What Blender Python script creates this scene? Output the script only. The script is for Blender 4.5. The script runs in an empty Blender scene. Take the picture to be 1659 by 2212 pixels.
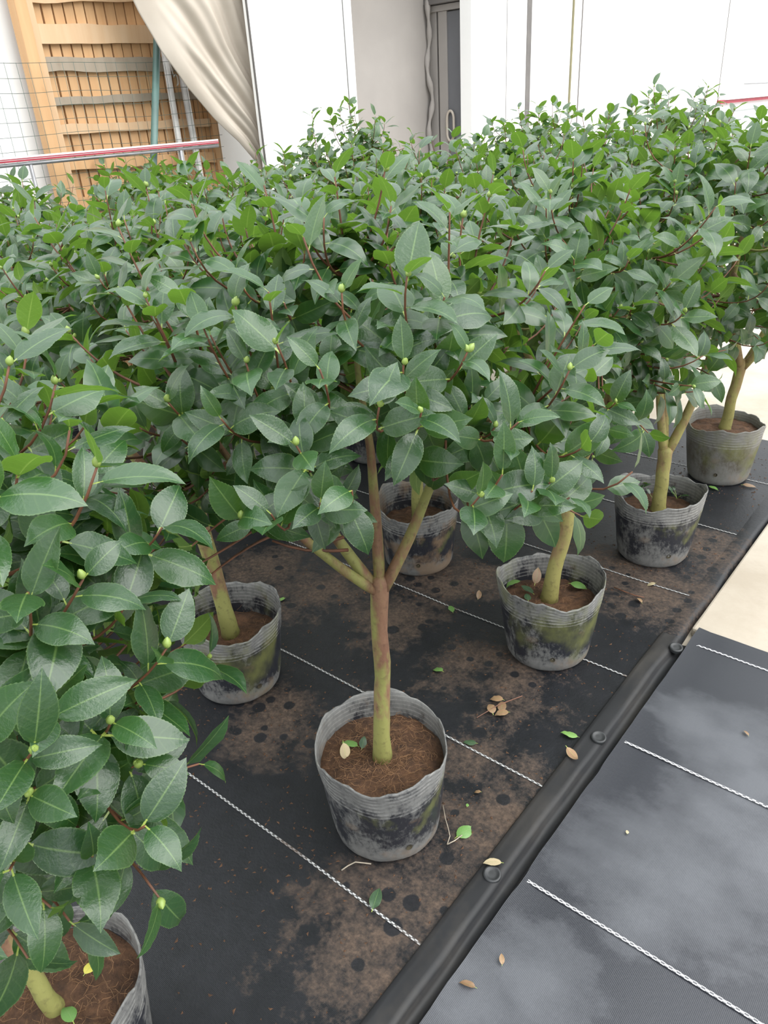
import bpy, math, random
import numpy as np
from mathutils import Vector, Matrix, noise

# ------------------------------------------------------------------ camera, sky, light
S = bpy.context.scene
COL = S.collection
H = 1.48                                   # camera height (m)
FPX, PITCH, ROLL, TH = 1623.66, 0.48681, -0.06674, 0.71747
CX, CY = 829.5, 1106.0

def to_world(v):                           # camera-aligned frame -> bed frame (Y along the bed, -X towards the building)
    return Vector((v[0]*math.cos(TH)-v[1]*math.sin(TH), v[0]*math.sin(TH)+v[1]*math.cos(TH), v[2]))
_c, _s = math.cos(PITCH), math.sin(PITCH)
_a, _b = math.cos(ROLL), math.sin(ROLL)
FWD = to_world((0, _c, -_s))
RT = to_world((_a, _b*_s, _b*_c))
UP = to_world((-_b, _a*_s, _a*_c))
CAMP = Vector((0, 0, H))
cam_d = bpy.data.cameras.new('camera')
cam_d.sensor_fit = 'VERTICAL'; cam_d.sensor_height = 24.0
cam_d.lens = FPX/2212.0*24.0
cam_d.clip_start = 0.02
cam = bpy.data.objects.new('camera', cam_d); COL.objects.link(cam)
cam.matrix_world = Matrix(((RT.x, UP.x, -FWD.x, 0), (RT.y, UP.y, -FWD.y, 0), (RT.z, UP.z, -FWD.z, H), (0, 0, 0, 1)))
S.camera = cam

world = bpy.data.worlds.new('overcast_sky'); S.world = world
world.use_nodes = True
wn = world.node_tree.nodes
wn['Background'].inputs[0].default_value = (0.94, 0.975, 1.0, 1)
# standard overcast sky: brightness (1 + 2 sin elevation) / 3 all round
wl = world.node_tree.links
w_tc = wn.new('ShaderNodeTexCoord'); w_sx = wn.new('ShaderNodeSeparateXYZ'); wl.new(w_tc.outputs['Generated'], w_sx.inputs[0])
w_mx = wn.new('ShaderNodeMath'); w_mx.operation = 'MAXIMUM'; wl.new(w_sx.outputs[2], w_mx.inputs[0]); w_mx.inputs[1].default_value = 0.0
w_ma = wn.new('ShaderNodeMath'); w_ma.operation = 'MULTIPLY_ADD'; wl.new(w_mx.outputs[0], w_ma.inputs[0])
SKY = 1.75
w_ma.inputs[1].default_value = SKY*2/3; w_ma.inputs[2].default_value = SKY/3
wl.new(w_ma.outputs[0], wn['Background'].inputs[1])

sun_d = bpy.data.lights.new('hazy_sun', 'SUN')
sun_d.energy = 1.6; sun_d.angle = math.radians(60); sun_d.color = (1.0, 0.98, 0.94)
sun = bpy.data.objects.new('hazy_sun', sun_d); COL.objects.link(sun)
sun.rotation_euler = Vector((-0.80, -0.25, -1.0)).to_track_quat('-Z', 'Y').to_euler()

S.view_settings.view_transform = 'Standard'
S.view_settings.look = 'None'
S.view_settings.gamma = 1.0
S.view_settings.use_curve_mapping = False
S.view_settings.exposure = 1.15

# ------------------------------------------------------------------ pixel helpers (a pixel is only a direction)
def ray(px, py):
    return (px-CX)/FPX*RT - (py-CY)/FPX*UP + FWD
def gnd(px, py, z=0.0):
    d = ray(px, py); return CAMP + d*((z-H)/d.z)
def onwall(px, py, U):                     # plane X = -U, parallel to the building front
    d = ray(px, py); return CAMP + d*(-U/d.x)
def ony(px, py, Y):
    d = ray(px, py); return CAMP + d*(Y/d.y)
def proj(P):
    d = P-CAMP; c = d.dot(FWD)
    if c < 0.05: return (1e6, 1e6, c)
    return (CX+FPX*d.dot(RT)/c, CY-FPX*d.dot(UP)/c, c)

# ------------------------------------------------------------------ mesh helpers
def link(name, me, parent=None, mat=None):
    o = bpy.data.objects.new(name, me); COL.objects.link(o)
    if parent is not None: o.parent = parent
    if mat is not None and me is not None and len(me.materials) == 0: me.materials.append(mat)
    return o
def empty(name, loc):
    o = bpy.data.objects.new(name, None); COL.objects.link(o); o.location = loc
    o.empty_display_size = 0.05
    return o
def tag(o, label, cat, group=None, kind=None):
    o['label'] = label; o['category'] = cat
    if group: o['group'] = group
    if kind: o['kind'] = kind
    return o

class MB:
    def __init__(s): s.v = []; s.f = []
    def box(s, x0, x1, y0, y1, z0, z1, M=None):
        b = len(s.v)
        for z in (z0, z1):
            for x, y in ((x0, y0), (x1, y0), (x1, y1), (x0, y1)):
                p = Vector((x, y, z)); s.v.append(M @ p if M else p)
        s.f += [tuple(b+i for i in q) for q in ((3, 2, 1, 0), (4, 5, 6, 7), (0, 1, 5, 4), (1, 2, 6, 5), (2, 3, 7, 6), (3, 0, 4, 7))]
        return s
    def tube(s, pts, rad, n=6, cap=True):
        b = len(s.v); m = len(pts)
        ref = Vector((0.31, 0.17, 0.93)).normalized(); prev = None
        for i, p in enumerate(pts):
            t = (pts[min(i+1, m-1)]-pts[max(i-1, 0)]).normalized()
            if prev is None:
                e = ref.cross(t)
                if e.length < 0.2: e = Vector((1, 0, 0)).cross(t)
                e.normalize()
            else:
                e = (prev - t*prev.dot(t)).normalized()
            prev = e; g = t.cross(e)
            r = rad[i] if isinstance(rad, (list, tuple)) else rad
            for k in range(n):
                a = 2*math.pi*k/n
                s.v.append(p + e*(r*math.cos(a)) + g*(r*math.sin(a)))
        for i in range(m-1):
            for k in range(n):
                s.f.append((b+i*n+k, b+i*n+(k+1) % n, b+(i+1)*n+(k+1) % n, b+(i+1)*n+k))
        if cap:
            s.f.append(tuple(b+k for k in reversed(range(n))))
            s.f.append(tuple(b+(m-1)*n+k for k in range(n)))
        return s
    def grid(s, fn, nu, nv):
        b = len(s.v)
        for j in range(nv+1):
            for i in range(nu+1): s.v.append(fn(i/nu, j/nv))
        for j in range(nv):
            for i in range(nu):
                q = b+j*(nu+1)+i; s.f.append((q, q+1, q+nu+2, q+nu+1))
        return s
    def lathe(s, rings, n):
        """rings: list of functions/pairs -> list of lists of points"""
        b = len(s.v); m = len(rings)
        for rg in rings: s.v += rg
        for i in range(m-1):
            for k in range(n):
                s.f.append((b+i*n+k, b+i*n+(k+1) % n, b+(i+1)*n+(k+1) % n, b+(i+1)*n+k))
        return s
    def mesh(s, name, smooth=False):
        me = bpy.data.meshes.new(name); me.from_pydata([tuple(p) for p in s.v], [], s.f)
        if smooth: me.shade_smooth()
        me.update(); return me
    def build(s, name, mat, parent=None, smooth=False, bevel=0.0):
        o = link(name, s.mesh(name, smooth), parent, mat)
        if bevel:
            m = o.modifiers.new('bevel', 'BEVEL'); m.width = bevel; m.segments = 2; m.limit_method = 'ANGLE'
        return o

# ------------------------------------------------------------------ materials
def blobs(t, c, cs, nscale, namp):
    """soft-edged patch field: highest of (1 - distance/radius) over patch centres, roughened by noise"""
    nz_ = t.noise(c, nscale, 6, 0.62); f = None
    for (x, y, r) in cs:
        d = t.add('ShaderNodeVectorMath', operation='DISTANCE'); t.con(t.mapping(c, (1, 1, 0)), d.inputs[0]); d.inputs[1].default_value = (x, y, 0)
        g = t.math('SUBTRACT', 1.0, t.math('DIVIDE', d.outputs['Value'], r))
        f = g if f is None else t.math('MAXIMUM', f, g)
    return t.math('ADD', t.math('MAXIMUM', f, -0.6), t.math('MULTIPLY', t.math('SUBTRACT', nz_, 0.5), namp))
class NT:
    def __init__(s, name):
        s.m = bpy.data.materials.new(name); s.m.use_nodes = True
        s.t = s.m.node_tree; s.n = s.t.nodes; s.bsdf = s.n['Principled BSDF']
        s.out = s.n['Material Output']
    def add(s, typ, **kw):
        n = s.n.new(typ)
        for k, v in kw.items(): setattr(n, k, v)
        return n
    def con(s, a, b): s.t.links.new(a, b)
    def setv(s, sock, v):
        if hasattr(v, 'is_linked') or hasattr(v, 'links'): s.con(v, sock)
        elif isinstance(v, (tuple, list)): sock.default_value = (*v, 1) if len(v) == 3 and sock.type == 'RGBA' else v
        else: sock.default_value = v
    def coord(s, kind='Object'):
        return s.add('ShaderNodeTexCoord').outputs[kind]
    def noise(s, vec, scale, detail=4, rough=0.55, w=None):
        n = s.add('ShaderNodeTexNoise'); s.con(vec, n.inputs['Vector'])
        n.inputs['Scale'].default_value = scale; n.inputs['Detail'].default_value = detail
        n.inputs['Roughness'].default_value = rough
        return n.outputs[0]
    def ramp(s, fac, stops):
        n = s.add('ShaderNodeValToRGB'); e = n.color_ramp.elements
        while len(e) < len(stops): e.new(0.5)
        for i, (p, c) in enumerate(stops):
            e[i].position = p
            e[i].color = (c, c, c, 1) if not isinstance(c, (tuple, list)) else (*c, 1)
        s.con(fac, n.inputs[0]); return n.outputs[0]
    def mix(s, fac, a, b, blend='MIX'):
        n = s.add('ShaderNodeMix', data_type='RGBA', blend_type=blend)
        s.setv(n.inputs[0], fac); s.setv(n.inputs[6], a); s.setv(n.inputs[7], b)
        return n.outputs[2]
    def math(s, op, a, b=0.0, c=0.0):
        n = s.add('ShaderNodeMath', operation=op)
        s.setv(n.inputs[0], a); s.setv(n.inputs[1], b); s.setv(n.inputs[2], c)
        return n.outputs[0]
    def mapping(s, vec, scale=(1, 1, 1), rot=(0, 0, 0)):
        n = s.add('ShaderNodeMapping'); s.con(vec, n.inputs[0])
        n.inputs['Scale'].default_value = scale; n.inputs['Rotation'].default_value = rot
        return n.outputs[0]
    def base(s, v, k=0.80):                 # k: overall reflectance of the dry surface
        if k != 1.0: v = s.mix(1.0, v, (k, k, k), 'MULTIPLY')
        s.setv(s.bsdf.inputs['Base Color'], v); return s
    def rough(s, v): s.setv(s.bsdf.inputs['Roughness'], v); return s
    def spec(s, v): s.setv(s.bsdf.inputs['Specular IOR Level'], v); return s
    def metal(s, v): s.setv(s.bsdf.inputs['Metallic'], v); return s
    def bump(s, hgt, strength=0.3, dist=0.01):
        n = s.add('ShaderNodeBump'); n.inputs['Strength'].default_value = strength
        n.inputs['Distance'].default_value = dist; s.con(hgt, n.inputs['Height'])
        s.con(n.outputs[0], s.bsdf.inputs['Normal']); return s

def plain(name, col, rough=0.6, var=0.12, scale=8.0, metal=0.0, spec=0.5, k=0.80):
    t = NT(name); c = t.coord()
    n = t.noise(c, scale, 5)
    dark = tuple(k*(1-var*1.6) for k in col); lite = tuple(min(1, k*(1+var)) for k in col)
    t.base(t.ramp(n, [(0.3, dark), (0.7, lite)]), k).rough(rough).metal(metal).spec(spec)
    return t.m

def leaf_material(name, top_a, top_b, under_a, under_b, trans, rough=0.33, tw=0.24):
    t = NT(name)
    oi = t.add('ShaderNodeObjectInfo'); at = t.add('ShaderNodeAttribute', attribute_name='tint')
    rnd = t.math('FRACT', t.math('ADD', oi.outputs['Random'], at.outputs['Fac']))
    uv = t.add('ShaderNodeUVMap', uv_map='leaf'); sx = t.add('ShaderNodeSeparateXYZ'); t.con(uv.outputs[0], sx.inputs[0])
    au = t.math('ABSOLUTE', sx.outputs[0])
    mid = t.ramp(au, [(0.0, 1.0), (0.025, 0.65), (0.075, 0.0)])
    edge = t.ramp(au, [(0.93, 0.0), (0.99, 0.7)])
    # side veins leaving the midrib forwards
    vn = t.math('SINE', t.math('MULTIPLY', t.math('SUBTRACT', sx.outputs[1], t.math('MULTIPLY', au, 0.16)), 46.0))
    vein = t.ramp(vn, [(0.80, 0.0), (1.0, 0.07)])
    blotch = t.noise(t.coord(), 24.0, 3)
    top = t.mix(rnd, top_a, top_b)
    top = t.mix(t.math('MULTIPLY', blotch, 0.35), top, (0.035, 0.07, 0.03))
    pale = (0.14, 0.23, 0.07)
    lines = t.math('MAXIMUM', t.math('MULTIPLY', mid, 0.62), t.math('MAXIMUM', t.math('MULTIPLY', edge, 0.35), vein))
    top = t.mix(lines, top, pale)
    und = t.mix(rnd, under_a, under_b)
    und = t.mix(t.math('MULTIPLY', lines, 0.9), und, (0.34, 0.46, 0.12))
    pet = t.ramp(sx.outputs[1], [(0.0, 1.0), (0.02, 0.0)])
    geo = t.add('ShaderNodeNewGeometry')
    colr = t.mix(geo.outputs['Backfacing'], top, und)
    colr = t.mix(pet, colr, (0.30, 0.38, 0.08))
    t.base(colr, 1.0)
    t.rough(t.math('ADD', rough, t.math('MULTIPLY', geo.outputs['Backfacing'], 0.22)))
    t.spec(0.72)
    t.bump(t.math('ADD', t.math('MULTIPLY', vn, 0.12), t.math('MULTIPLY', blotch, 3.0)), 0.12, 0.002)
    tr = t.add('ShaderNodeBsdfTranslucent'); t.setv(tr.inputs[0], t.mix(lines, trans, (0.32, 0.5, 0.08)))
    ms = t.add('ShaderNodeMixShader'); ms.inputs[0].default_value = tw
    t.con(t.bsdf.outputs[0], ms.inputs[1]); t.con(tr.outputs[0], ms.inputs[2]); t.con(ms.outputs[0], t.out.inputs[0])
    return t.m

M = {}
M['leaf'] = leaf_material('camellia_leaf', (0.006, 0.036, 0.010), (0.016, 0.066, 0.013),
                          (0.085, 0.165, 0.032), (0.125, 0.215, 0.038), (0.17, 0.34, 0.03))
M['fresh'] = leaf_material('fallen_green_leaf', (0.11, 0.25, 0.05), (0.18, 0.34, 0.08), (0.20, 0.34, 0.10), (0.24, 0.4, 0.12), (0.2, 0.4, 0.05), 0.45, 0.1)
M['dark_leaf'] = leaf_material('fallen_dark_leaf', (0.022, 0.06, 0.025), (0.03, 0.07, 0.03), (0.05, 0.1, 0.04), (0.06, 0.11, 0.04), (0.05, 0.1, 0.02), 0.5, 0.05)
M['dry'] = leaf_material('dry_brown_leaf', (0.20, 0.10, 0.05), (0.30, 0.17, 0.09), (0.30, 0.18, 0.10), (0.36, 0.22, 0.13), (0.2, 0.1, 0.04), 0.55, 0.05)
M['yellow'] = leaf_material('yellow_leaf', (0.62, 0.55, 0.08), (0.66, 0.6, 0.1), (0.6, 0.55, 0.1), (0.6, 0.55, 0.1), (0.5, 0.45, 0.05), 0.5, 0.1)
M['cream_leaf'] = leaf_material('cream_leaf', (0.48, 0.38, 0.24), (0.52, 0.42, 0.26), (0.5, 0.4, 0.25), (0.5, 0.4, 0.25), (0.3, 0.25, 0.1), 0.5, 0.05)
M['bud'] = plain('flower_bud_green', (0.26, 0.36, 0.08), 0.45, 0.15, 60)

def bark(name, a, b, moss, moss_amt):
    t = NT(name); c = t.coord(); st = t.mapping(c, (1, 1, 0.35))
    n = t.noise(st, 26, 6, 0.6); n2 = t.noise(t.mapping(c, (1.5, 1.5, 0.6)), 13, 4); n3 = t.noise(c, 70, 4)
    col = t.mix(t.ramp(n, [(0.35, 0.0), (0.65, 1.0)]), a, b)
    sz = t.add('ShaderNodeSeparateXYZ'); t.con(c, sz.inputs[0])
    foot = t.ramp(sz.outputs[2], [(0.20, 0.22), (0.34, 0.0)])
    col = t.mix(t.ramp(t.math('ADD', n2, foot), [(0.555-moss_amt*0.13, 0.0), (0.615-moss_amt*0.06, 0.9)]), col, moss)
    col = t.mix(t.math('MULTIPLY', t.ramp(n3, [(0.55, 0.0), (0.75, 1.0)]), 0.5), col, (0.06, 0.035, 0.02))
    t.base(col).rough(0.72); t.bump(n3, 0.35, 0.004)
    return t.m
M['bark'] = bark('camellia_bark', (0.20, 0.098, 0.058), (0.30, 0.170, 0.098), (0.29, 0.30, 0.085), 0.72)
M['bark_yellow'] = bark('pale_camellia_bark', (0.27, 0.19, 0.075), (0.25, 0.165, 0.08), (0.29, 0.27, 0.08), 0.8)
M['limb'] = bark('limb_bark', (0.19, 0.095, 0.052), (0.27, 0.155, 0.085), (0.28, 0.29, 0.085), 0.75)
M['twig'] = plain('red_brown_twig', (0.16, 0.062, 0.030), 0.6, 0.25, 40)

def pot_material(name, dust, algae, dark=(0.018, 0.020, 0.028), mud=0.0):
    t = NT(name); c = t.coord(); sx = t.add('ShaderNodeSeparateXYZ'); t.con(c, sx.inputs[0])
    n = t.noise(c, 11, 8, 0.66); n2 = t.noise(t.mapping(c, (1, 1, 0.6)), 75, 8, 0.75); n3 = t.noise(t.mapping(c, (1.3, 1.3, 1.0), (0.3, 0.5, 0.2)), 7, 5)
    z = sx.outputs[2]
    low = t.ramp(t.math('MULTIPLY', z, 4.0), [(0.0, 0.14), (0.30, 0.0), (0.70, 0.0), (0.85, 0.12)])
    f = t.math('ADD', t.math('ADD', t.math('MULTIPLY', n, 0.62), t.math('MULTIPLY', n2, 0.40)), low)
    d = t.ramp(f, [(0.53-dust*0.10, 0.03), (0.60-dust*0.04, 0.6), (0.78, 1.0)])
    col = t.mix(d, dark, (0.26, 0.258, 0.245))
    col = t.mix(t.ramp(n3, [(0.66-algae*0.18, 0.0), (0.78-algae*0.06, 0.75)]), col, (0.19, 0.20, 0.065))
    # pale dirt held by the moulded rings under the rim
    ringm = t.math('MULTIPLY', t.math('GREATER_THAN', z, 0.178), t.ramp(t.math('SINE', t.math('MULTIPLY', z, 560.0)), [(0.35, 0.0), (0.9, 0.55)]))
    col = t.mix(t.math('MULTIPLY', ringm, t.ramp(n2, [(0.35, 0.2), (0.6, 1.0)])), col, (0.36, 0.355, 0.34))
    br = t.noise(c, 13, 5)
    col = t.mix(t.ramp(br, [(0.60-mud*0.14, 0.0), (0.74-mud*0.14, 0.55+mud*0.3)]), col, (0.24, 0.165, 0.105))
    t.base(col).rough(t.ramp(d, [(0, 0.36), (1, 0.75)])); t.bump(n2, 0.2, 0.004)
    return t.m
M['pot_dust'] = pot_material('dusty_nursery_pot', 0.40, 0.10)
M['pot_algae'] = pot_material('algae_stained_pot', 0.15, 0.75)
M['pot_dark'] = pot_material('dark_nursery_pot', 0.05, 0.2)
M['pot_tan'] = pot_material('mud_patched_pot', 0.2, 0.05, mud=0.8)
M['pot_mud'] = pot_material('mud_caked_pot', 1.0, 0.75, (0.09, 0.075, 0.05))
M['hole'] = plain('drain_hole_mud', (0.05, 0.04, 0.02), 0.9, 0.2, 90)

t = NT('potting_soil'); c = t.coord()
n = t.noise(c, 60, 8, 0.7); n2 = t.noise(c, 14, 5)
t.base(t.mix(t.ramp(n2, [(0.38, 0), (0.66, 1)]), t.ramp(n, [(0.3, (0.035, 0.018, 0.010)), (0.75, (0.15, 0.075, 0.038))]), t.ramp(n, [(0.3, (0.075, 0.035, 0.018)), (0.75, (0.25, 0.125, 0.062))]))).rough(0.95)
t.bump(n, 0.9, 0.01); M['soil'] = t.m
M['fibre'] = plain('root_fibre', (0.23, 0.12, 0.055), 0.85, 0.3, 60)
M['pale_root'] = plain('pale_root', (0.42, 0.36, 0.28), 0.7, 0.2, 60)

# black woven ground cover of the bed: brown dust with round wet drip marks
t = NT('woven_bed_fabric'); c = t.coord()
n1 = t.noise(c, 2.1, 6, 0.6); n2 = t.noise(c, 16, 8, 0.7); n3 = t.noise(c, 90, 4, 0.7)
vo = t.add('ShaderNodeTexVoronoi', feature='F1', voronoi_dimensions='2D'); vo.inputs['Scale'].default_value = 14.0
wob = t.add('ShaderNodeVectorMath', operation='ADD')
nz = t.add('ShaderNodeTexNoise'); nz.inputs['Scale'].default_value = 70; t.con(c, nz.inputs['Vector'])
sc_ = t.add('ShaderNodeVectorMath', operation='SCALE'); t.con(nz.outputs['Color'], sc_.inputs[0]); sc_.inputs['Scale'].default_value = 0.006
t.con(c, wob.inputs[0]); t.con(sc_.outputs[0], wob.inputs[1])
flat = t.mapping(wob.outputs[0], (1, 1, 0)); t.con(flat, vo.inputs['Vector'])
vc = t.add('ShaderNodeSeparateXYZ'); t.con(vo.outputs['Color'], vc.inputs[0])
rad = t.math('MULTIPLY', t.math('GREATER_THAN', vc.outputs[0], 0.50), t.math('MULTIPLY_ADD', vc.outputs[1], 0.20, 0.12))
spot = t.ramp(t.math('MULTIPLY', t.math('SUBTRACT', rad, vo.outputs['Distance']), 9.0), [(0.0, 0.0), (0.4, 0.95)])
DC = [(gnd(px, py).x, gnd(px, py).y, r) for px, py, r in ((900, 1905, 0.24), (1090, 1760, 0.26), (1010, 1650, 0.16), (790, 2080, 0.22), (560, 1225, 0.30), (700, 1270, 0.26), (610, 1540, 0.24), (1010, 1420, 0.22), (1110, 1480, 0.20), (1420, 1290, 0.26), (1330, 1240, 0.30), (1560, 1200, 0.22), (850, 1330, 0.2), (960, 1250, 0.3))]
dustm = t.ramp(t.math('ADD', blobs(t, c, DC, 5.0, 2.6), t.math('ADD', t.math('MULTIPLY', t.math('SUBTRACT', n2, 0.5), 1.8), t.math('MULTIPLY', t.math('SUBTRACT', n3, 0.5), 0.9))), [(0.22, 0.0), (0.50, 0.40), (1.15, 0.95)])
dustm = t.math('MULTIPLY', dustm, t.math('SUBTRACT', 1.0, spot))
blackc = t.ramp(n2, [(0.3, (0.006, 0.007, 0.009)), (0.7, (0.014, 0.015, 0.019))])
dustc = t.ramp(n3, [(0.3, (0.042, 0.030, 0.023)), (0.7, (0.128, 0.088, 0.064))])
t.base(t.mix(dustm, blackc, dustc)).rough(t.ramp(dustm, [(0, 0.46), (1, 0.85)])).spec(0.36)
wv = t.add('ShaderNodeTexWave', wave_type='BANDS', bands_direction='Y'); wv.inputs['Scale'].default_value = 130
t.con(c, wv.inputs[0])
t.bump(t.math('ADD', t.math('MULTIPLY', n3, 1.0), t.math('MULTIPLY', wv.outputs[1], 0.15)), 0.35, 0.004); M['bed'] = t.m

t = NT('woven_path_fabric'); c = t.coord()
n1 = t.noise(c, 1.5, 3, 0.4); n2 = t.noise(t.mapping(c, (3, 5, 1)), 4, 6, 0.65); n3 = t.noise(c, 120, 4)
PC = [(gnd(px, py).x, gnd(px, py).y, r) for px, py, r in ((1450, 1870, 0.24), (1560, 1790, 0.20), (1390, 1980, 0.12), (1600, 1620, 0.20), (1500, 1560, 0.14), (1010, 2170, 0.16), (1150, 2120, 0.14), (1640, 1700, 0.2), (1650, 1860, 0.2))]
pm = t.ramp(t.math('ADD', blobs(t, c, PC, 3.5, 1.6), t.math('MULTIPLY', t.math('SUBTRACT', n2, 0.5), 1.1)), [(-0.05, 0.0), (0.25, 0.35), (0.95, 0.85)])  # sky sheen on the wet fabric, painted as paler colour around fixed centres
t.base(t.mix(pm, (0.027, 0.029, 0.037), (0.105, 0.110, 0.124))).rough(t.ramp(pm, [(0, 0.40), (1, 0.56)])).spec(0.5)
wv = t.add('ShaderNodeTexWave', wave_type='BANDS', bands_direction='X'); wv.inputs['Scale'].default_value = 110; t.con(c, wv.inputs[0])
t.bump(t.math('ADD', t.math('MULTIPLY', n3, 0.5), t.math('ADD', t.math('MULTIPLY', n2, 0.6), t.math('MULTIPLY', wv.outputs[1], 0.2))), 0.2, 0.004); M['path'] = t.m

t = NT('wet_black_plastic'); c = t.coord()
n1 = t.noise(t.mapping(c, (1, 0.35, 1)), 11, 6); n2 = t.noise(c, 60, 5)
t.base(t.mix(t.ramp(t.math('ADD', n1, t.math('MULTIPLY', n2, 0.2)), [(0.54, 0.0), (0.80, 0.7)]), (0.0135, 0.014, 0.016), (0.042, 0.037, 0.032))).rough(0.55).spec(0.35); M['ridge'] = t.m
M['pin'] = plain('black_pin_cap', (0.03, 0.032, 0.034), 0.5, 0.2, 30)
t = NT('marker_thread'); c = t.coord()
ck = t.add('ShaderNodeTexChecker'); ck.inputs['Scale'].default_value = 1.0
t.con(t.mapping(c, (130, 260, 0)), ck.inputs[0])
n1 = t.noise(c, 9, 5)
t.base(t.mix(t.ramp(n1, [(0.56, 0.0), (0.70, 0.9)]), t.mix(ck.outputs['Fac'], (0.07, 0.07, 0.07), (0.50, 0.50, 0.50)), (0.10, 0.065, 0.045))).rough(0.7); M['thread_bed'] = t.m
t = NT('clean_marker_thread'); c = t.coord()
ck = t.add('ShaderNodeTexChecker'); ck.inputs['Scale'].default_value = 1.0
t.con(t.mapping(c, (130, 260, 0)), ck.inputs[0])
t.base(t.mix(ck.outputs['Fac'], (0.12, 0.12, 0.13), (0.75, 0.76, 0.78))).rough(0.7); M['thread_path'] = t.m

t = NT('cream_concrete'); c = t.coord()
n1 = t.noise(c, 3, 6, 0.6); n2 = t.noise(c, 60, 5)
t.base(t.mix(t.ramp(n1, [(0.35, 0), (0.7, 1)]), (0.42, 0.36, 0.285), (0.54, 0.48, 0.40))).rough(0.85); t.bump(n2, 0.3, 0.004); M['concrete'] = t.m
M['white_wall'] = plain('white_sheet_wall', (0.86, 0.86, 0.85), 0.5, 0.02, 2, k=1.0)
M['white_frame'] = plain('white_aluminium', (0.83, 0.83, 0.83), 0.4, 0.02, 4, k=1.0)
M['gap'] = plain('grey_gap_seal', (0.17, 0.16, 0.155), 0.7, 0.1, 5)
M['olive'] = plain('olive_seal', (0.24, 0.22, 0.12), 0.7, 0.1, 5)
M['beige_sheet'] = plain('beige_fabric_lining', (0.37, 0.345, 0.325), 0.85, 0.05, 2.5)
t = NT('beige_tarp'); c = t.coord(); n1 = t.noise(c, 3, 4)
t.base(t.ramp(n1, [(0.3, (0.49, 0.425, 0.355)), (0.7, (0.58, 0.515, 0.44))])).rough(0.6).spec(0.3); M['tarp'] = t.m
M['door_dark'] = plain('blue_grey_door_leaf', (0.17, 0.175, 0.19), 0.5, 0.05, 3)
M['door_frame'] = plain('beige_grey_frame', (0.38, 0.355, 0.335), 0.45, 0.04, 3)
M['handle'] = plain('cream_handle', (0.56, 0.50, 0.43), 0.4, 0.05, 8)
M['glass'] = plain('pale_glass_sheet', (0.72, 0.80, 0.82), 0.15, 0.04, 2)
M['red'] = plain('red_tape', (0.42, 0.03, 0.06), 0.5, 0.12, 12)
M['grey_pipe'] = plain('galvanised_pipe', (0.32, 0.32, 0.33), 0.4, 0.15, 14, metal=0.4)
M['green_post'] = plain('green_coated_post', (0.08, 0.155, 0.135), 0.45, 0.15, 10)
M['wire'] = plain('green_coated_wire', (0.10, 0.15, 0.13), 0.5, 0.1, 10)
M['white_pole'] = plain('scuffed_white_pole', (0.70, 0.68, 0.65), 0.4, 0.12, 18)

def wood(name, a, b, streak=18):
    t = NT(name); c = t.coord(); oi = t.add('ShaderNodeObjectInfo')
    off = t.add('ShaderNodeVectorMath', operation='ADD'); t.con(c, off.inputs[0])
    cb = t.add('ShaderNodeCombineXYZ'); t.con(t.math('MULTIPLY', oi.outputs['Random'], 9.0), cb.inputs[0]); t.con(cb.outputs[0], off.inputs[1])
    n = t.noise(t.mapping(off.outputs[0], (1, 1, 0.08)), streak, 6, 0.6); n2 = t.noise(off.outputs[0], 5, 3)
    col = t.mix(t.ramp(n, [(0.3, 0), (0.7, 1)]), a, b)
    col = t.mix(t.math('MULTIPLY', oi.outputs['Random'], 0.35), col, tuple(k*0.62 for k in a))
    col = t.mix(t.ramp(n2, [(0.62, 0), (0.78, 0.5)]), col, (0.22, 0.10, 0.04))
    t.base(col).rough(0.7); t.bump(n, 0.15, 0.004); return t.m
M['plank'] = wood('orange_pine', (0.66, 0.37, 0.17), (0.76, 0.48, 0.25))
M['batten'] = wood('pale_pine', (0.68, 0.44, 0.25), (0.76, 0.54, 0.34))
M['grey_wood'] = wood('weathered_grey_wood', (0.33, 0.27, 0.20), (0.42, 0.35, 0.27))

# ------------------------------------------------------------------ ground
BED_X1 = -0.600           # where the ridge starts
BED_Y1 = 3.68
RIDGE_Y1 = 1.96
def bump_z(x, y, amp, sc):
    return amp*(noise.noise(Vector((x*sc, y*sc, 3.1)))+0.5*noise.noise(Vector((x*sc*2.3, y*sc*2.3, 7.7))))
m = MB(); m.box(-4.4, 8.0, -3.0, 22.0, -0.20, -0.028)
slab = m.build('concrete_ground', M['concrete']); tag(slab, 'cream concrete ground beyond the black fabric beds', 'ground', kind='structure')
m = MB(); m.box(-0.53, 4.0, 2.03, 22.0, -0.03, 0.004)
sl2 = m.build('concrete_pavement', M['concrete'], bevel=0.008); tag(sl2, 'pale concrete pavement at the end of the fabric path', 'pavement', kind='structure')

def bed_fn(u, v):
    x = -4.3+u*(BED_X1+4.3); y = -1.2+v*(BED_Y1+1.2)
    return Vector((x, y, -0.004+bump_z(x, y, 0.004, 3.0)))
bed = MB().grid(bed_fn, 120, 150)
# turned down border
bedo = bed.build('ground_fabric', M['bed'], smooth=True)
tag(bedo, 'black woven ground fabric with brown dust and dark drip marks under the pots', 'ground cover', kind='structure')
# strip of the bed beyond the ridge end, to the pavement edge
def bed2_fn(u, v):
    y = 1.90+v*(BED_Y1-1.90)
    x1 = -0.535+0.012*noise.noise(Vector((y*5, 0, 0)))
    x = BED_X1+u*(x1-BED_X1)
    z = -0.004 + 0.003*math.sin(u*math.pi)+bump_z(x, y, 0.004, 3.0)*(1-u) - (0.02 if u > 0.99 else 0)
    return Vector((x, y, z))
o = MB().grid(bed2_fn, 6, 60).build('fabric_border', M['bed'], smooth=True)
tag(o, 'muddy turned edge of the bed fabric along the concrete pavement', 'ground cover', kind='structure')

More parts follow.
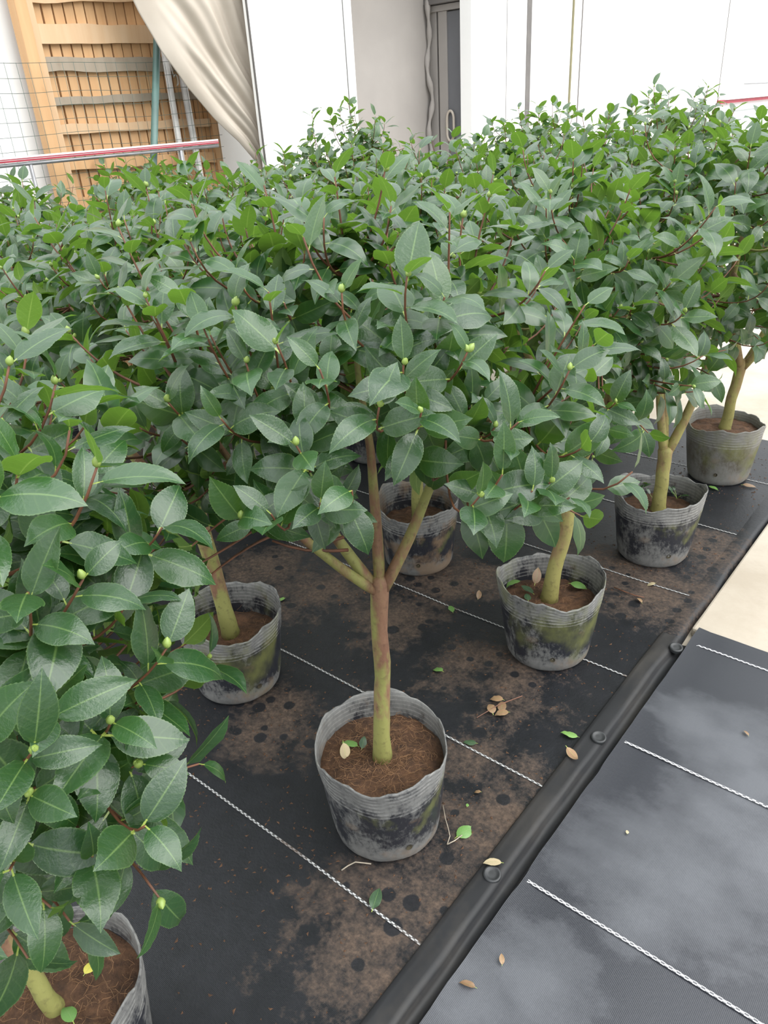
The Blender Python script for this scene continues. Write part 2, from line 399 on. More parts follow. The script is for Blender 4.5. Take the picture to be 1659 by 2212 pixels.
# covered pipe ridge between bed and path
prof = [(0.0, -0.004), (0.002, 0.003), (0.006, 0.0055), (0.014, 0.005), (0.026, 0.0045), (0.040, 0.004), (0.049, 0.003), (0.055, -0.003), (0.059, -0.013), (0.066, -0.017), (0.076, -0.017), (0.083, -0.011), (0.087, 0.000), (0.090, 0.003)]
def ridge_fn(u, v):
    i = u*(len(prof)-1); k = min(int(i+1e-6), len(prof)-2); f = i-k
    px = prof[k][0]*(1-f)+prof[k+1][0]*f; pz = prof[k][1]*(1-f)+prof[k+1][1]*f
    y = -1.2+v*(RIDGE_Y1+1.2)
    w = 0.006*noise.noise(Vector((y*2.2, 5, 1)))+0.003*noise.noise(Vector((y*7, 2, 1)))
    return Vector((BED_X1+px+w*math.sin(u*math.pi), y, pz+0.003*noise.noise(Vector((px*60, y*9, 0)))*math.sin(u*math.pi)))
o = MB().grid(ridge_fn, len(prof)-1, 200).build('ridge_sheet', M['ridge'], smooth=True)
tag(o, 'wet black plastic ridge over a buried pipe between bed and path', 'ground cover', kind='structure')

PX0 = BED_X1+0.090
def path_fn(u, v):
    x = PX0+u*3.2; y = -1.2+v*(2.03+1.2)
    e = 0.004*noise.noise(Vector((y*11, 9, 1)))*(1-u*20 if u < 0.05 else 0)
    drop = 0.0
    z = 0.002+bump_z(x, y, 0.005, 2.4)*min(1, u*20)+0.004*math.exp(-((x-PX0)/0.012)**2)
    zt = 0.008
    if v > 0.97: z += 0.010*(v-0.97)/0.03
    return Vector((x+e, y, z))
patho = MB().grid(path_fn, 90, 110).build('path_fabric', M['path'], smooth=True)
tag(patho, 'dark grey woven path fabric with sky sheen painted in as pale patches', 'path', kind='structure')

def thread(parent, x0, x1, yv, fnz, mat, w=0.0030, seed=0):
    def fn(u, v):
        x = x0+u*(x1-x0); y = yv+(v-0.5)*2*w+0.004*noise.noise(Vector((x*1.5, seed*3.3, 0)))
        return Vector((x, y, fnz(x, y)+0.0022))
    MB().grid(fn, 90, 1).build('marker_thread', mat, parent)
for k in range(-1, 7):
    yv = 0.2117+0.4987*k
    if yv < BED_Y1: thread(bedo, -4.2, BED_X1, yv, lambda x, y: -0.004+bump_z(x, y, 0.004, 3.0), M['thread_bed'], seed=k)
for k in range(-3, 3):
    yv = 0.9588+0.4987*k
    thread(patho, PX0+0.012, PX0+3.1, yv, lambda x, y: 0.002+bump_z(x, y, 0.005, 2.4)*min(1, (x-PX0)/3.2*20)+0.001, M['thread_path'], 0.0036, seed=40+k)

# ground pins: round plastic caps pressed into the ridge
pin_lab = {(1063, 1890): 'round black ground pin with a cream leaf lying on it', (1293, 1594): 'round black ground pin at the path line beside the brown curled leaf',
           (1460, 1400): 'round black ground pin at the corner of the concrete pavement'}
for (px, py), lab in pin_lab.items():
    g = gnd(px, py, 0.004)
    root = empty('ground_pin', g); tag(root, lab, 'ground pin', 'ground pins along the ridge')
    n = 20
    rings = [[Vector((r*math.cos(2*math.pi*k/n), r*math.sin(2*math.pi*k/n), z)) for k in range(n)] for r, z in ((0.0190, -0.006), (0.0200, 0.003), (0.0190, 0.006), (0.0150, 0.0065), (0.0130, 0.004), (0.007, 0.004), (0.0005, 0.004))]
    MB().lathe(rings, n).build('cap', M['pin'], root, True)
    MB().tube([Vector((0, 0, -0.004)), Vector((0, 0, -0.06))], [0.004, 0.0015], 6).build('spike', M['grey_pipe'], root)
    root.rotation_euler = (0.05, 0.10, 0)

# ------------------------------------------------------------------ building behind the bed (front plane X = -4.41)
UW = 4.41
def wy(px, py, U=UW): return onwall(px, py, U).y
Y_OPEN0, Y_OPEN1 = wy(752, 150), wy(1018, 100)
WT = 3.0
m = MB(); m.box(-UW-0.12, -UW, -2.0, Y_OPEN0, -0.03, WT)
o = m.build('wall_front', M['white_wall']); tag(o, 'white front wall behind the wooden panel and tarp', 'wall', kind='structure')
m = MB(); m.box(-UW-0.12, -UW, Y_OPEN1, 22.0, -0.03, WT)
wr = m.build('wall_right', M['white_wall']); tag(wr, 'long white panelled wall beyond the doorway', 'wall', kind='structure')
Y_DOOR = Y_OPEN1+0.12
U_BACK = -ony(935, 150, Y_DOOR).x
# beige fabric lining of the recess with slack diagonal creases
def lining(u, v):
    y = Y_OPEN0-1.2+u*(Y_DOOR-Y_OPEN0+1.2); z = -0.03+v*(WT+0.03)
    q = (y-z*0.75)*5.5
    return Vector((-U_BACK+0.016*math.sin(q)*math.exp(-((y-5.6)/0.7)**2)+0.012*noise.noise(Vector((y*2, z*1.5, 0))), y, z))
o = MB().grid(lining, 60, 60).build('wall_back', M['beige_sheet'], smooth=True); tag(o, 'beige fabric lined wall inside the open doorway', 'wall', kind='structure')
m = MB(); m.box(-U_BACK-0.15, -U_BACK-0.05, Y_OPEN0-1.2, Y_DOOR+0.1, -0.03, WT)
o = m.build('wall_inner', M['white_wall']); tag(o, 'plain wall carrying the beige lining', 'wall', kind='structure')
m = MB(); m.box(-U_BACK-0.15, -UW-0.12, Y_DOOR, Y_DOOR+0.12, -0.03, WT)
o = m.build('wall_side', M['door_frame']); tag(o, 'short side wall of the doorway recess around the sliding door', 'wall', kind='structure')
m = MB(); m.box(-U_BACK-0.15, -UW, Y_OPEN0-1.3, Y_DOOR+0.12, WT, WT+0.1)
o = m.build('ceiling', M['white_wall']); tag(o, 'flat roof over the doorway recess', 'ceiling', kind='structure')

# sliding door in the recess side wall
D0 = ony(970, 150, Y_DOOR).x; zh = ony(975, 17, Y_DOOR).z
door = empty('door_1', (D0, Y_DOOR, -0.03)); tag(door, 'blue grey sliding door with cream loop handle inside the recess', 'door', kind='structure')
def lbox(root, name, x0, x1, y0, y1, z0, z1, mat, bevel=0.0):
    L = root.location
    return MB().box(x0-L.x, x1-L.x, y0-L.y, y1-L.y, z0-L.z, z1-L.z).build(name, mat, root, bevel=bevel)
XR = -UW-0.13
lbox(door, 'door_leaf', D0+0.02, XR, Y_DOOR-0.045, Y_DOOR-0.005, -0.02, zh-0.03, M['door_dark'])
st = lbox(door, 'stile', D0-0.075, D0+0.02, Y_DOOR-0.06, Y_DOOR-0.003, -0.02, zh-0.02, M['door_frame'], 0.004)
lbox(door, 'jamb', D0-0.19, D0-0.10, Y_DOOR-0.05, Y_DOOR-0.003, -0.02, zh+0.1, M['door_frame'], 0.006)
lbox(door, 'header', D0-0.19, XR, Y_DOOR-0.075, Y_DOOR-0.003, zh-0.02, zh+0.03, M['door_frame'], 0.004)
lbox(door, 'track_cover', D0-0.19, XR, Y_DOOR-0.13, Y_DOOR-0.003, zh+0.035, zh+0.20, M['gap'], 0.004)
hc = ony(973, 272, Y_DOOR-0.07)-door.location
pts = []
for k in range(25):
    a = 2*math.pi*k/24
    pts.append(hc+Vector((0.040*math.cos(a), 0, 0.075*math.sin(a)+(0.055 if math.sin(a) > 0 else -0.055))))
MB().tube(pts, 0.012, 8, False).build('loop_handle', M['handle'], door, True)
# hanging edge of the lining, scalloped
pts = [Vector((-U_BACK+0.03+0.015*math.sin(z*9), Y_DOOR-0.10+0.02*math.sin(z*13), z)) for z in np.linspace(-0.02, 2.95, 70)]
o = MB().tube(pts, [0.022+0.008*math.sin(i*1.3) for i in range(70)], 8).build('trim_1', M['beige_sheet'], smooth=True)
tag(o, 'bunched hem of the beige lining in the recess corner', 'trim', kind='structure')

# white free panel closing the left of the opening
UP_ = 3.92
y0, y1 = wy(533, 20, UP_), wy(742, 60, UP_)
pan = empty('white_panel', (-UP_, (y0+y1)/2, -0.028)); tag(pan, 'tall white sliding panel between the beige tarp and the doorway', 'panel')
lbox(pan, 'panel_sheet', -UP_-0.04, -UP_, y0+0.01, y1, -0.028, 2.9, M['white_wall'])
lbox(pan, 'edge_seal', -UP_-0.012, -UP_+0.002, y0+0.004, y0+0.010, -0.028, 2.9, M['gap'])
lbox(pan, 'edge_seal', -UP_-0.03, -UP_+0.001, y1, y1+0.007, -0.028, 2.9, M['gap'])
lbox(pan, 'end_profile', -UP_-0.05, -UP_+0.01, y1+0.007, y1+0.08, -0.028, 2.9, M['white_frame'], 0.004)

# vertical joints, profiles and windows along the right wall
def vstrip(name, px, py, w, proud, mat, label, cat='trim', z0=-0.02, z1=2.95):
    y = wy(px, py)
    o = MB().box(-UW-0.0, -UW+proud, y-w/2, y+w/2, z0, z1).build(name, mat)
    tag(o, label, cat, kind='structure'); return o
vstrip('trim_2', 1094, 120, 0.006, 0.003, M['gap'], 'hairline joint in the white wall near the doorway')
vstrip('trim_3', 1141, 120, 0.085, 0.006, M['gap'], 'broad grey gap between white wall panels')
vstrip('trim_4', 1153, 120, 0.05, 0.05, M['white_frame'], 'white profile right beside the broad grey gap')
vstrip('trim_5', 1162, 120, 0.05, 0.035, M['white_frame'], 'second white profile past the grey gap')
vstrip('trim_6', 1170, 120, 0.04, 0.02, M['white_frame'], 'third white profile past the grey gap')
vstrip('trim_7', 1233, 120, 0.03, 0.012, M['olive'], 'thin olive seal strip on the white wall')
vstrip('trim_8', 1253, 120, 0.022, 0.004, M['gap'], 'thin dark broken joint past the olive strip')
vstrip('trim_9', 1562, 120, 0.022, 0.004, M['gap'], 'thin dark joint before the window')
yw = wy(1614, 90); zs = onwall(1606, 181, UW).z
win = empty('window_1', (-UW, yw, zs)); tag(win, 'white framed window at the far end of the white wall', 'window', kind='structure')
lbox(win, 'pane', -UW+0.005, -UW+0.012, yw, yw+1.8, zs, 2.75, M['glass'])
lbox(win, 'frame_seal', -UW, -UW+0.02, yw-0.02, yw+0.0, zs-0.01, 2.77, M['gap'])
lbox(win, 'frame_seal', -UW, -UW+0.02, yw-0.02, yw+1.8, zs-0.012, zs, M['gap'])
lbox(win, 'frame', -UW, -UW+0.05, yw-0.35, yw-0.02, zs-0.14, 2.9, M['white_frame'])
lbox(win, 'frame', -UW, -UW+0.05, yw-0.02, yw+1.9, zs-0.14, zs-0.012, M['white_frame'])
lbox(win, 'sill', -UW, -UW+0.09, yw-0.9, yw+2.0, zs-0.21, zs-0.17, M['white_frame'])
yl = wy(1549, 215); zr = onwall(1600, 216, UW).z
o = MB().box(-UW, -UW+0.06, yl, yl+4.0, zr-0.025, zr+0.025).build('trim_10', M['red']); tag(o, 'red stripe on the wall under the window sill', 'trim', kind='structure')
win2 = empty('window_2', (-UW, yl, 0.3)); tag(win2, 'pale glazed lower panel under the red stripe', 'window', kind='structure')
lbox(win2, 'pane', -UW+0.003, -UW+0.012, yl, yl+3.5, 0.3, zr-0.12, M['glass'])
lbox(win2, 'frame', -UW, -UW+0.05, yl-0.12, yl, 0.25, zr-0.03, M['white_frame'])
lbox(win2, 'frame', -UW, -UW+0.05, yl, yl+3.5, zr-0.14, zr-0.07, M['white_frame'])

# ------------------------------------------------------------------ wooden panel leaning at the wall
rs = random.Random(5)
UB = 4.30
ya, yb = wy(25, 20, UB), wy(468, 290, UB)
wp = empty('wooden_panel', (-UB, (ya+yb)/2, -0.028)); tag(wp, 'orange pine plank panel with cross battens standing by the wall', 'panel')
npl = 17; z_top = 2.45
pw = (yb-ya-0.12)/npl
for i in range(npl):
    yy = ya+0.10+i*pw
    lbox(wp, 'plank', -UB-0.022-rs.random()*0.004, -UB-rs.random()*0.004, yy+0.003+rs.random()*0.003, yy+pw-0.003-rs.random()*0.003, 0.02+rs.random()*0.03, z_top-rs.random()*0.03, M['plank'])
lbox(wp, 'post', -UB-0.03, -UB+0.045, ya, ya+0.065, -0.028, z_top, M['plank'], 0.003)
lbox(wp, 'post', -UB-0.02, -UB+0.03, ya+0.066, ya+0.105, -0.028, z_top, M['batten'], 0.003)
lbox(wp, 'post', -UB-0.03, -UB+0.03, yb-0.05, yb, -0.028, 1.75, M['plank'], 0.003)
def batten(pyl, pyr, hpx, mat, seed, x0=70, x1=460):
    zc0 = onwall(x0+15, pyl, UB-0.02); zc1 = onwall(min(x1, 330), pyr, UB-0.02)
    hh = abs(onwall(200, pyl, UB).z-onwall(200, pyl+hpx, UB).z)
    yA, yB = ya+0.10, yb-0.052
    sl = (zc1.z-zc0.z)/(zc1.y-zc0.y)
    n = 14
    mb = MB()
    b = 0
    for i in range(n+1):
        f = i/n; y = yA+f*(yB-yA); zt = zc0.z+sl*(y-zc0.y)
        j1 = 0.010*noise.noise(Vector((f*6, seed, 0))); j2 = 0.010*noise.noise(Vector((f*5, seed, 9)))
        L = wp.location
        for x, z in ((-UB, zt+j1), (-UB+0.022, zt+j1), (-UB+0.022, zt-hh+j2), (-UB, zt-hh+j2)):
            mb.v.append(Vector((x-L.x, y-L.y, z-L.z)))
    for i in range(n):
        for k in range(4):
            mb.f.append((4*i+k, 4*i+(k+1) % 4, 4*i+4+(k+1) % 4, 4*i+4+k))
    mb.f += [(3, 2, 1, 0), (4*n, 4*n+1, 4*n+2, 4*n+3)]
    mb.build('batten', mat, wp)
batten(-36, -34, 38, M['batten'], 1)
batten(51, 54, 41, M['batten'], 2)
batten(123, 124, 31, M['grey_wood'], 3)
batten(212, 201, 17, M['grey_wood'], 4)
batten(272, 261, 20, M['batten'], 5)
batten(345, 335, 25, M['plank'], 6)
batten(430, 420, 28, M['plank'], 7)

# wire mesh, posts, rail
UM = 4.17
fence = empty('wire_mesh_fence', (-UM, 2.6, -0.028)); tag(fence, 'green wire mesh fence with square openings before the wooden panel', 'fence')
yM0, yM1 = wy(-60, 200, UM), wy(480, 290, UM)
ztop = onwall(60, 134, UM).z
mb = MB(); L = fence.location
ny = int((yM1-yM0)/0.064)
for i in range(ny+1):
    y = yM0+i*0.064; lean = 0.05
    zt = ztop+0.01*noise.noise(Vector((y*2, 0, 0)))
    mb.tube([Vector((0.02*noise.noise(Vector((y, z, 4))), y-L.y+0.008*noise.noise(Vector((y*3, z*3, 1))), z-L.z)) for z in np.linspace(0.0, zt, 9)], 0.0013, 3, False)
for j in range(30):
    z = ztop-j*0.066
    if z < 0: break
    mb.tube([Vector((0.02*noise.noise(Vector((y, z, 4))), y-L.y, z-L.z+0.012*noise.noise(Vector((y*2.2, z*2, 8))))) for y in np.linspace(yM0, yM1, 30)], 0.0013, 3, False)
o = mb.build('wire_grid', M['wire'], fence); o['kind'] = 'stuff'
a, b = onwall(340, 60, UM-0.05), onwall(331, 372, UM-0.05)
bot = b+(b-a)*((b.z+0.028)/(a.z-b.z))
post = MB().tube([a, bot], 0.021, 10).build('green_fence_post', M['green_post'], smooth=True); tag(post, 'green coated steel post leaning before the wooden panel', 'post')
for (p0, p1, rad, lab) in (((352, 95), (387, 310), 0.019, 'white pole with a dangling hook beside the green post'), ((391, 150), (418, 300), 0.021, 'scuffed white pole next to the tarp edge')):
    a, b = onwall(*p0, UM+0.07), onwall(*p1, UM+0.07)
    a = a+(a-b)*0.3
    bot = b+(b-a)*((b.z+0.028)/(a.z-b.z))
    root = empty('metal_pole', bot); tag(root, lab, 'pole')
    MB().tube([a-bot, Vector((0, 0, 0))], rad, 10).build('shaft', M['white_pole'], root, True)
    if rad < 0.02:
        h = onwall(374, 165, UM+0.035)-bot
        MB().tube([h+Vector((0.01, 0.01+0.014*math.sin(k/8*4.2), -0.028*math.cos(k/8*4.2)-0.02)) for k in range(9)]+[h+Vector((0, -0.02, 0.12))], 0.004, 6).build('hook', M['white_pole'], root, True)
# red striped rail with grey pipe, carried by the posts
UR = 4.05
r0, r1 = onwall(-60, 354, UR), onwall(470, 306, UR)
rail = empty('striped_rail', (r0+r1)/2); tag(rail, 'white rail with red stripes and grey pipe in front of the wooden panel', 'rail')
c = (r0+r1)/2; d = r1-r0; half = d.length/2
Mx = Matrix.Rotation(math.atan2(d.z, d.y), 4, 'X')
MB().box(-0.012, 0.008, -half, half, -0.011, 0.014, Mx).build('white_bar', M['white_frame'], rail)
MB().box(0.008, 0.0105, -half, half, 0.002, 0.006, Mx).build('red_stripe', M['red'], rail)
MB().box(0.008, 0.0105, -half, half, -0.009, -0.0015, Mx).build('red_stripe', M['red'], rail)
MB().tube([Mx @ Vector((0, -half, -0.022)), Mx @ Vector((0, half, -0.022))], 0.009, 10).build('pipe', M['grey_pipe'], rail, True)
for f in (-0.62, 0.62):
    q = Mx @ Vector((0, f*half, -0.028))
    MB().tube([q, Vector((q.x, q.y, -c.z-0.028))], 0.010, 8).build('leg', M['grey_pipe'], rail, True)

# beige tarp swept aside, hanging from above
UT = 4.03
Lp = [(150, -300), (215, -160), (272, -35), (300, 28), (345, 112), (400, 188), (462, 256), (515, 305), (552, 350), (566, 390)]
Rp = [(530, -300), (540, -160), (552, -35), (558, 20), (565, 90), (572, 150), (578, 215), (584, 280), (590, 345), (596, 400)]
def lerp_path(P, v):
    i = v*(len(P)-1); k = min(int(i), len(P)-2); f = i-k
    return (P[k][0]*(1-f)+P[k+1][0]*f, P[k][1]*(1-f)+P[k+1][1]*f)
def tarp(u, v):
    a = lerp_path(Lp, v); b = lerp_path(Rp, v)
    A = onwall(a[0], a[1], UT); B = onwall(b[0], b[1], UT)
    P = A.lerp(B, u)
    w = (B-A).length
    q = (u-0.22)*3.4-v*2.1+0.5*noise.noise(Vector((u*1.5, v*2, 3)))
    k = min(1, max(0, (u-0.12)*4))
    dsp = 0.020*math.sin(2*math.pi*q)*k*min(1, w/0.4)+0.009*math.sin(2*math.pi*(q*2.7+0.3*math.sin(v*4)))*k
    dsp += 0.022*math.sin(math.pi*min(1, u/0.22))*(0.6 if u < 0.22 else 0)
    P.x += dsp+0.03*noise.noise(Vector((u*2, v*3, 0)))
    return P
o = MB().grid(tarp, 90, 70).build('beige_tarp', M['tarp'], smooth=True)
sm = o.modifiers.new('thickness', 'SOLIDIFY'); sm.thickness = 0.003
tag(o, 'beige tarp gathered into diagonal folds beside the white panel', 'tarp')

# ------------------------------------------------------------------ leaves
def leaf_arrays(width, fold, bend, twist, tipcurl, hi, seed):
    """unit leaf along +Y, adaxial side +Z; returns verts, faces, uvs per vertex"""
    nseg = 10 if hi else 6
    V, F, UV = [], [], []
    pet = 0.09
    ts = [i/nseg for i in range(nseg+1)]
    rows = []
    rr = random.Random(seed)
    wav = [rr.uniform(-1, 1)*0.02 for _ in ts]
    def wid(t):
        w = math.sin(math.pi*min(1, t**0.80))**0.85 if 0 < t < 1 else 0
        if t > 0.78: w *= 1-0.30*((t-0.78)/0.22)
        return 0.5*width*w
    def centre(t):
        a = bend*t; ys = pet+(1-pet)*(math.sin(bend*t)/bend if abs(bend) > 1e-3 else t)
        z = -(1-math.cos(bend*t))/bend if abs(bend) > 1e-3 else 0
        if t > 0.75: z -= tipcurl*(t-0.75)**2*4
        return ys, z, a
    for i, t in enumerate(ts):
        y, z, a = centre(t); w = wid(t)
        row = []
        if i in (0, nseg):
            row = [len(V)]; V.append((0, y, z)); UV.append((0.0, max(t, 0.03)))
        else:
            for s in (-1, -0.55, 0, 0.55, 1):
                e = w*s; tooth = 0
                zz = fold*abs(e)-0.9*abs(e)**2/width*0.6 + wav[i]*(s*s)*(1 if s > 0 else -0.7) + twist*e*(t-0.3)
                # tilt the cross-section normal with the bend
                row.append(len(V)); V.append((e, y+zz*math.sin(a), z+zz*math.cos(a))); UV.append((s, t))
        rows.append(row)
    for i in range(nseg):
        A, B = rows[i], rows[i+1]
        if len(A) == 1:
            for k in range(4): F.append((A[0], B[k+1], B[k]))
        elif len(B) == 1:
            for k in range(4): F.append((A[k], A[k+1], B[0]))
        else:
            for k in range(4): F.append((A[k], A[k+1], B[k+1], B[k]))
    if hi:       # fine teeth on the margin
        for i in range(1, nseg-1):
            for side, sg in ((0, -1), (4, 1)):
                a, b = Vector(V[rows[i][side]]), Vector(V[rows[i+1][side]])
                ia, ib = rows[i][side], rows[i+1][side]
                prev = ia
                for q0, q1 in ((0.0, 0.5), (0.5, 1.0)):
                    c0, c1 = a.lerp(b, q0), a.lerp(b, q1)
                    i0 = len(V); V.append(tuple(c0)); V.append(tuple(c0.lerp(c1, 0.7)+Vector((sg*0.008, 0.004, 0.0)))); V.append(tuple(c1)); UV += [(sg, ts[i])]*3
                    F.append((i0, i0+1, i0+2) if sg > 0 else (i0+2, i0+1, i0))
    # petiole
    w0 = 0.012; b0 = len(V)
    y0, z0, _ = centre(0.03)
    for x, y, z in ((-w0, -0.01, 0.0), (w0, -0.01, 0.0), (w0*1.3, y0+0.02, z0), (-w0*1.3, y0+0.02, z0)):
        V.append((x, y, z+0.002)); UV.append((0.0, 0.0))
    F.append((b0, b0+1, b0+2, b0+3))
    return np.array(V, float), F, UV

VAR = []
for hi in (False, True):
    vs = []
    for (w, fo, be, tw, tc) in ((0.47, 0.30, 0.45, 0.2, 0.10), (0.52, 0.18, 0.75, -0.25, 0.18), (0.44, 0.42, 0.25, 0.3, 0.05), (0.55, 0.22, 0.95, 0.1, 0.22), (0.42, 0.50, 0.60, -0.35, 0.12), (0.50, 0.12, 0.30, -0.1, 0.20), (0.46, 0.34, 1.15, 0.25, 0.1)):
        V, F, UV = leaf_arrays(w, fo, be, tw, tc, hi, len(vs))
        vs.append((V, F, UV))
    VAR.append(vs)
def leaf_mesh(name, arr, mat):
    V, F, UV = arr
    me = bpy.data.meshes.new(name); me.from_pydata(V.tolist(), [], F)
    ul = me.uv_layers.new(name='leaf')
    idx = np.empty(len(me.loops), dtype=np.int32); me.loops.foreach_get('vertex_index', idx)
    ul.data.foreach_set('uv', np.array(UV, float)[idx].ravel())
    at = me.attributes.new('tint', 'FLOAT', 'POINT')
    me.shade_smooth(); me.materials.append(mat); me.update()
    return me
LEAF = [[leaf_mesh('leaf_blade', a, M['leaf']) for a in VAR[h]] for h in (0, 1)]

def joined_leaves(name, items, parent, base):
    """items: (variant, Matrix, tint); one mesh of many leaves"""
    Vs, Fs, UVs, Ts = [], [], [], []; off = 0
    for k, Mx, tint in items:
        V, F, UV = VAR[0][k]
        A = np.array(Mx)
        P = V @ A[:3, :3].T + A[:3, 3]
        Vs.append(P); Fs += [tuple(i+off for i in f) for f in F]; UVs += UV; Ts += [tint]*len(V); off += len(V)
    me = bpy.data.meshes.new(name); me.from_pydata(np.concatenate(Vs).tolist(), [], Fs)
    ul = me.uv_layers.new(name='leaf')
    idx = np.empty(len(me.loops), dtype=np.int32); me.loops.foreach_get('vertex_index', idx)
    ul.data.foreach_set('uv', np.array(UVs, float)[idx].ravel())
    at = me.attributes.new('tint', 'FLOAT', 'POINT'); at.data.foreach_set('value', np.array(Ts, float))
    me.shade_smooth(); me.update()
    o = link(name, me, parent, M['leaf']); o['kind'] = 'stuff'
    return o

n = 7
rings = [[Vector((r*math.cos(2*math.pi*k/n), r*math.sin(2*math.pi*k/n), z)) for k in range(n)] for r, z in ((0.12, 0.0), (0.34, 0.22), (0.38, 0.48), (0.24, 0.78), (0.02, 1.0))]
BUD = MB().lathe(rings, n).mesh('bud_blade', True); BUD.materials.append(M['bud'])

# ------------------------------------------------------------------ pots
def make_pot(root, seed, mat, r0=0.122, r1=0.153, h=0.255, soil_z=0.205, fibres=False, dip=0.0, detail=True):
    rr = random.Random(seed); n = 56
    ph = [rr.uniform(0, 6.28) for _ in range(8)]
    def wob(a): return 0.035*math.sin(2*a+ph[0])+0.022*math.sin(3*a+ph[1])+0.010*math.sin(5*a+ph[2])
    def rimz(a): return 0.010*math.sin(2*a+ph[3])+0.006*math.sin(5*a+ph[4])+0.0035*math.sin(11*a+ph[5])+0.002*math.sin(23*a+ph[6])-dip*max(0, math.cos(a-ph[7]))**3
    prof = [(0.0, -r0*0.1), (0.0, -0.004), (0.006, 0.0)]
    zs = [0.0, 0.004, 0.012, 0.03, 0.06, 0.09, 0.12, 0.15, 0.175]
    zs += [0.175+(h-0.175)*k/24 for k in range(1, 25)]
    rings = [[Vector((0.001*math.cos(2*math.pi*k/n), 0.001*math.sin(2*math.pi*k/n), 0.001)) for k in range(n)]]
    def ring(z, inset, low=False):
        out = []
        f = max(z, 0)/h
        for k in range(n):
            a = 2*math.pi*k/n
            r = (r0+(r1-r0)*f**0.9)*(1+wob(a)*f)-inset
            if z < 0.02: r -= 0.008*(1-z/0.02)**2
            r += 0.0022*noise.noise(Vector((math.cos(a)*3, math.sin(a)*3, z*22+seed)))
            up = max(0, (z-0.175)/(h-0.175))
            if up > 0: r += 0.0017*(abs(math.sin(math.pi*7*up))-0.5)*min(1, up*6)
            out.append(Vector((r*math.cos(a), r*math.sin(a), z+rimz(a)*up)))
        return out
    for z in zs: rings.append(ring(z, 0.0))
    for z in (h-0.001, h-0.02, soil_z+0.01, soil_z-0.03): rings.append(ring(z, 0.0028))
    pot = MB().lathe(rings, n).build('pot', mat, root, True)
    # drain holes
    if detail:
        for da in (0.0, 2.2, 4.3):
            a = math.atan2(-(root.location.y), -(root.location.x))+0.25+da+rr.uniform(-.3, .3)
            z = 0.055; r = (r0+(r1-r0)*(z/h)**0.9)*(1+wob(a)*z/h)
            e = Vector((math.cos(a), math.sin(a), 0)); tng = Vector((-math.sin(a), math.cos(a), 0))
            mb = MB(); c0 = e*(r+0.0012)+Vector((0, 0, z)); k2 = 10
            mb.v = [c0-e*0.002]+[c0+tng*(0.008*math.cos(q*2*math.pi/k2))+Vector((0, 0, 0.008*math.sin(q*2*math.pi/k2)))+e*0.001 for q in range(k2)]
            mb.f = [(0, 1+q, 1+(q+1) % k2) for q in range(k2)]
            mb.build('drain_hole', M['hole'], pot)
    # soil
    def soil(u, v):
        a = 2*math.pi*u; f = v
        rr_ = ((r0+(r1-r0)*(soil_z/h)**0.9)*(1+wob(a)*soil_z/h)-0.004)*f
        x, y = rr_*math.cos(a), rr_*math.sin(a)
        z = soil_z+0.010*noise.noise(Vector((x*22, y*22, seed)))+0.006*noise.noise(Vector((x*60, y*60, seed)))-0.012*f**4
        return Vector((x, y, z))
    MB().grid(soil, 48, 14).build('soil', M['soil'], root, True)
    if fibres:
        mb = MB()
        for i in range(fibres):
            a = rr.uniform(0, 6.28); q = rr.uniform(0.25, 0.95)*r1*0.88
            p = Vector((q*math.cos(a), q*math.sin(a), soil_z+0.008)); th = rr.uniform(0, 6.28); pts = []
            for k in range(5):
                pts.append(p.copy()); th += rr.uniform(-0.9, 0.9)
                p = p+Vector((math.cos(th), math.sin(th), rr.uniform(-0.5, 0.5)))*rr.uniform(0.004, 0.010)
                if math.hypot(p.x, p.y) > r1*0.88: break
            if len(pts) > 2: mb.tube(pts, 0.00042, 3, False)
        o = mb.build('root_fibres', M['fibre'], root); o['kind'] = 'stuff'
    return pot

# ------------------------------------------------------------------ trees
def bez(a, b, c, n):
    return [a*(1-t)**2+b*2*t*(1-t)+c*t*t for t in [i/n for i in range(n+1)]]

